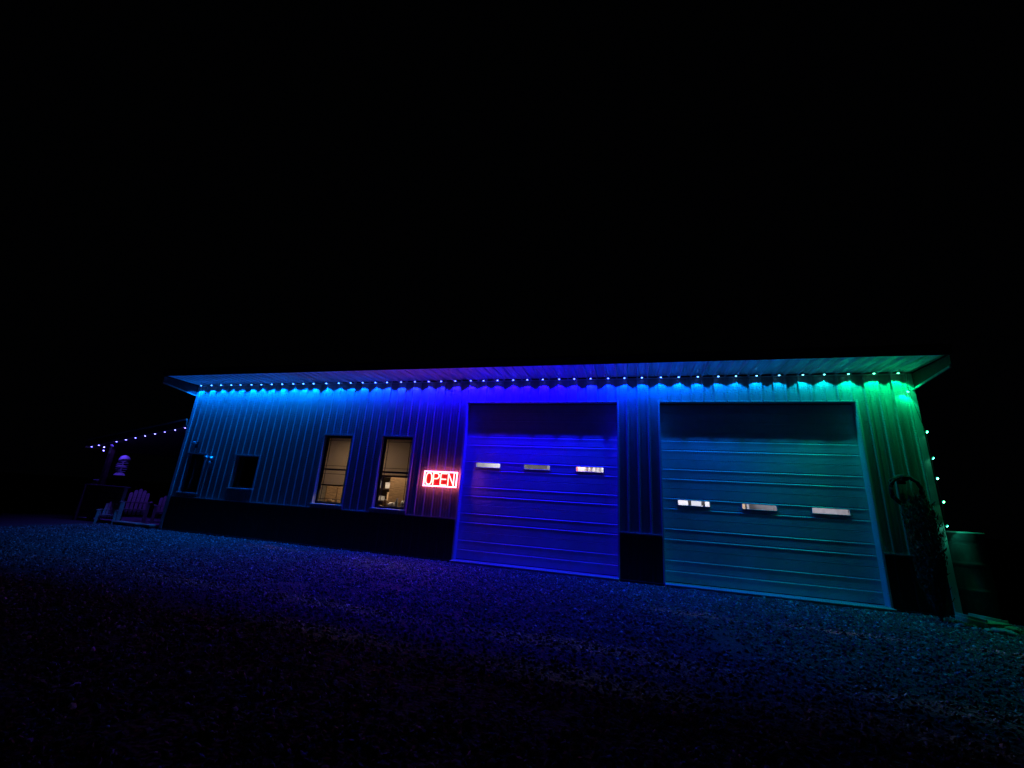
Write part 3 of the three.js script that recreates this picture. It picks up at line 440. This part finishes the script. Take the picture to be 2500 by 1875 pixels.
// ---------------------------------------------------------------- left: lean-to porch with violet lights
const lineY = (x) => 2.915 + 0.1759 * (x + 9.304);
{
  const P = thing('lean_to_porch', 'low lean-to porch roof on posts at the left end', 'porch');
  const x0 = -13.35, x1 = XL - 0.024, U = 0.02;
  part('roof_panel', (() => { const sh = new THREE.Shape([[x0, lineY(x0) + U], [x1, lineY(x1) + U], [x1, lineY(x1) + U + 0.05], [x0, lineY(x0) + U + 0.05]].map((p) => new THREE.Vector2(...p))); const g = new THREE.ExtrudeGeometry(sh, { depth: 3.2, bevelEnabled: false }); g.translate(0, 0, -3.15); return g; })(), M.greyWood, P);
  part('rake_fascia', bar([x0, lineY(x0) + 0.16, 0.075], [x1, lineY(x1) + 0.16, 0.075], 0.03, 0.2), M.greyWood, P);
  part('rake_trim', bar([x0, lineY(x0) + 0.235, 0.1], [x1, lineY(x1) + 0.235, 0.1], 0.02, 0.05), M.trim, P);
  part('eave_fascia', bx(x0 - 0.03, x0 - 0.002, lineY(x0) - 0.02, lineY(x0) + 0.17, -3.15, 0.09), M.greyWood, P);
  for (const [x, z] of [[-12.4, -0.12], [-13.15, -0.6], [-13.15, -2.9], [-9.5, -2.9]]) part('post', rbx(x - 0.06, x + 0.06, -0.1, lineY(x - 0.06) + U - 0.012, z - 0.06, z + 0.06, 0.008), M.brown, P);
  part('hook_ring', new THREE.TorusGeometry(0.05, 0.008, 8, 24).rotateX(1.1).translate(-12.2, 2.285, 0.05), M.trim, P);
  part('porch_floor', bx(-13.2, x1, -0.16, 0.0, -3.1, -0.14), M.concrete, P);
  const rail = sub('railing', P);
  part('top_rail', rbx(-13.0, -11.1, 1.0, 1.045, -0.16, -0.04, 0.008), M.greyWood, rail);
  for (let i = 0; i < 6; i++) part('rail_board', rbx(-13.0, -11.12, 0.06 + i * 0.155, 0.19 + i * 0.155, -0.115, -0.09, 0.005), M.greyWood, rail);
  for (const x of [-12.95, -11.15]) part('rail_post', rbx(x - 0.04, x + 0.04, -0.08, 1.0, -0.09, -0.01, 0.006), M.greyWood, rail);
}
{ const v = [0.11, 0.045, 1]; [-9.33, -9.72, -10.13, -10.53, -10.93, -11.33, -11.73, -12.13, -12.9, -13.22].forEach((x) => puck([x, lineY(x) + 0.019, 0.0], v, 0.75, 'small violet light under the sloping rake of the porch roof', 'violet lights along the porch rake', null, [0, -1, 0.12])); puck([-12.58, 2.24, 0.02], v, 0.25, 'violet light dangling beside the porch post', 'violet lights dangling beside the porch post', null, [0.3, -1, 0.6]); puck([-12.55, 2.13, 0.02], v, 0.25, 'violet light dangling beside the porch post', 'violet lights dangling beside the porch post', null, [0.3, -1, 0.6]); }
{ const t = thing('light_cable', 'short dark cable carrying the dangling violet lights by the porch post', 'cable'); part('cable', tube([[-12.6, lineY(-12.6) + 0.018, 0.0], [-12.585, 2.24, 0.012], [-12.55, 2.13, 0.012]], 0.0035, 16, false, 5), M.black, t); }
{
  const t = thing('hanging_lantern', 'pale ribbed lantern with domed cap and base hanging under the porch', 'lantern', [-12.08, 1.36, -0.34]);
  part('hanging_cord', tube([[0, 0.6, 0], [0, 0.9, 0], [0, lineY(-12.08) + 0.02 - 1.36, 0]], 0.005, 8), M.black, t);
  part('domed_cap', at(lathe([[0, 0.16], [0.05, 0.155], [0.1, 0.125], [0.14, 0.06], [0.155, 0], [0.145, 0], [0.09, 0.1], [0, 0.14]], 28).rotateZ(0.3), 0.03, 0.5, 0), M.chair, t);
  part('base_dish', at(lathe([[0, 0.1], [0.05, 0.095], [0.11, 0.06], [0.15, 0], [0.14, -0.01], [0, -0.01]], 28), 0, 0.02, 0), M.chair, t);
  part('centre_rod', new THREE.CylinderGeometry(0.02, 0.02, 0.46, 10).translate(0, 0.31, 0), M.chair, t);
  for (let i = 0; i < 6; i++) part('rib_ring', new THREE.TorusGeometry(0.125 + 0.03 * Math.sin(i / 5 * Math.PI), 0.008, 6, 32).rotateX(Math.PI / 2 + ri(-0.08, 0.08)).rotateZ(ri(-0.08, 0.08)).translate(0, 0.15 + i * 0.062, 0), M.chair, t);
  part('rib_web', at(lathe([[0.02, 0.05], [0.1, 0.03], [0.16, 0], [0.02, 0.0]], 24), -0.02, 0.29, 0), M.chair, t);
}
function slatChair(label, x, y, z, turn, s = 1, group) {
  const t = thing('slat_chair', label, 'chair', [x, y, z], turn, group); t.scale.setScalar(s);
  const n = 5; for (let i = 0; i < n; i++) { const u = (i - 2) * 0.105, top = 1.02 - 0.045 * Math.abs(i - 2) ** 1.5; const sh = new THREE.Shape(); sh.moveTo(-0.034, 0); sh.lineTo(0.034, 0); sh.lineTo(0.043, top - 0.22); sh.absarc(0, top - 0.22, 0.043, 0, Math.PI); sh.lineTo(-0.034, 0); const g = new THREE.ExtrudeGeometry(sh, { depth: 0.02, bevelEnabled: true, bevelSize: 0.004, bevelThickness: 0.004, bevelSegments: 1, curveSegments: 6 }); g.translate(u, 0, 0); g.rotateX(-0.36); g.translate(0, 0.2, -0.2); part('back_slat', g, M.oldChair, t); }
  for (let i = 0; i < 5; i++) part('seat_slat', rbx(-0.26, 0.26, 0.34 + 0.012 * i, 0.36 + 0.012 * i, -0.2 + i * 0.1, -0.115 + i * 0.1, 0.006), M.oldChair, t);
  for (const s of [-1, 1]) { part('arm', rbx(s * 0.34 - 0.04, s * 0.34 + 0.04, 0.6, 0.622, -0.3, 0.38, 0.01), M.oldChair, t); part('front_leg', rbx(s * 0.3 - 0.05, s * 0.3 + 0.05, 0, 0.6, 0.3, 0.325, 0.005), M.oldChair, t); part('rear_leg', bar([s * 0.275, 0.38, 0.3], [s * 0.275, 0.02, -0.5], 0.022, 0.09), M.oldChair, t); part('arm_support', bar([s * 0.33, 0.6, -0.26], [s * 0.28, 0.2, -0.12], 0.02, 0.06), M.oldChair, t); }
  part('back_brace', rbx(-0.3, 0.3, 0.57, 0.6, -0.33, -0.3, 0.005), M.oldChair, t);
  return t;
}
slatChair('white slatted garden chair turned sideways on the porch', -11.05, 0.0, -0.42, 0.95);
slatChair('low white slatted chair in front of the porch railing', -11.3, groundY(-11.4, 0.1) + 0.01, 0.1, 0.85, 0.66);
slatChair('white slatted garden chair deeper in the porch shade', -10.7, 0.0, -1.1, 0.95, 0.86);
{ const mk = (label, x0, x1) => { const x = (x0 + x1) / 2, t = thing('step_slab', label, 'step', [x, groundY(x, 0.05) - 0.02, 0.03]); part('slab_top', rbx(x0 - x, x1 - x, 0.09, 0.14, -0.16, 0.16, 0.012, 2), M.paleWood, t); for (const s of [-1, 1]) part('slab_foot', bx(s * (x1 - x - 0.08) - 0.05, s * (x1 - x - 0.08) + 0.05, 0, 0.09, -0.14, 0.14), M.greyWood, t); }; mk('long pale step board along the porch edge', -10.9, -9.92); mk('short pale step board beside the building corner', -9.7, -9.36); }
{ const t = thing('small_box', 'small white box sitting on the porch railing', 'box', [-12.6, 1.046, -0.1]); part('box_body', rbx(-0.1, 0.1, 0, 0.13, -0.05, 0.05, 0.008), M.greyWood, t); part('box_lid', rbx(-0.11, 0.11, 0.131, 0.16, -0.055, 0.055, 0.006), M.white, t); }

renderer.render(scene, camera);
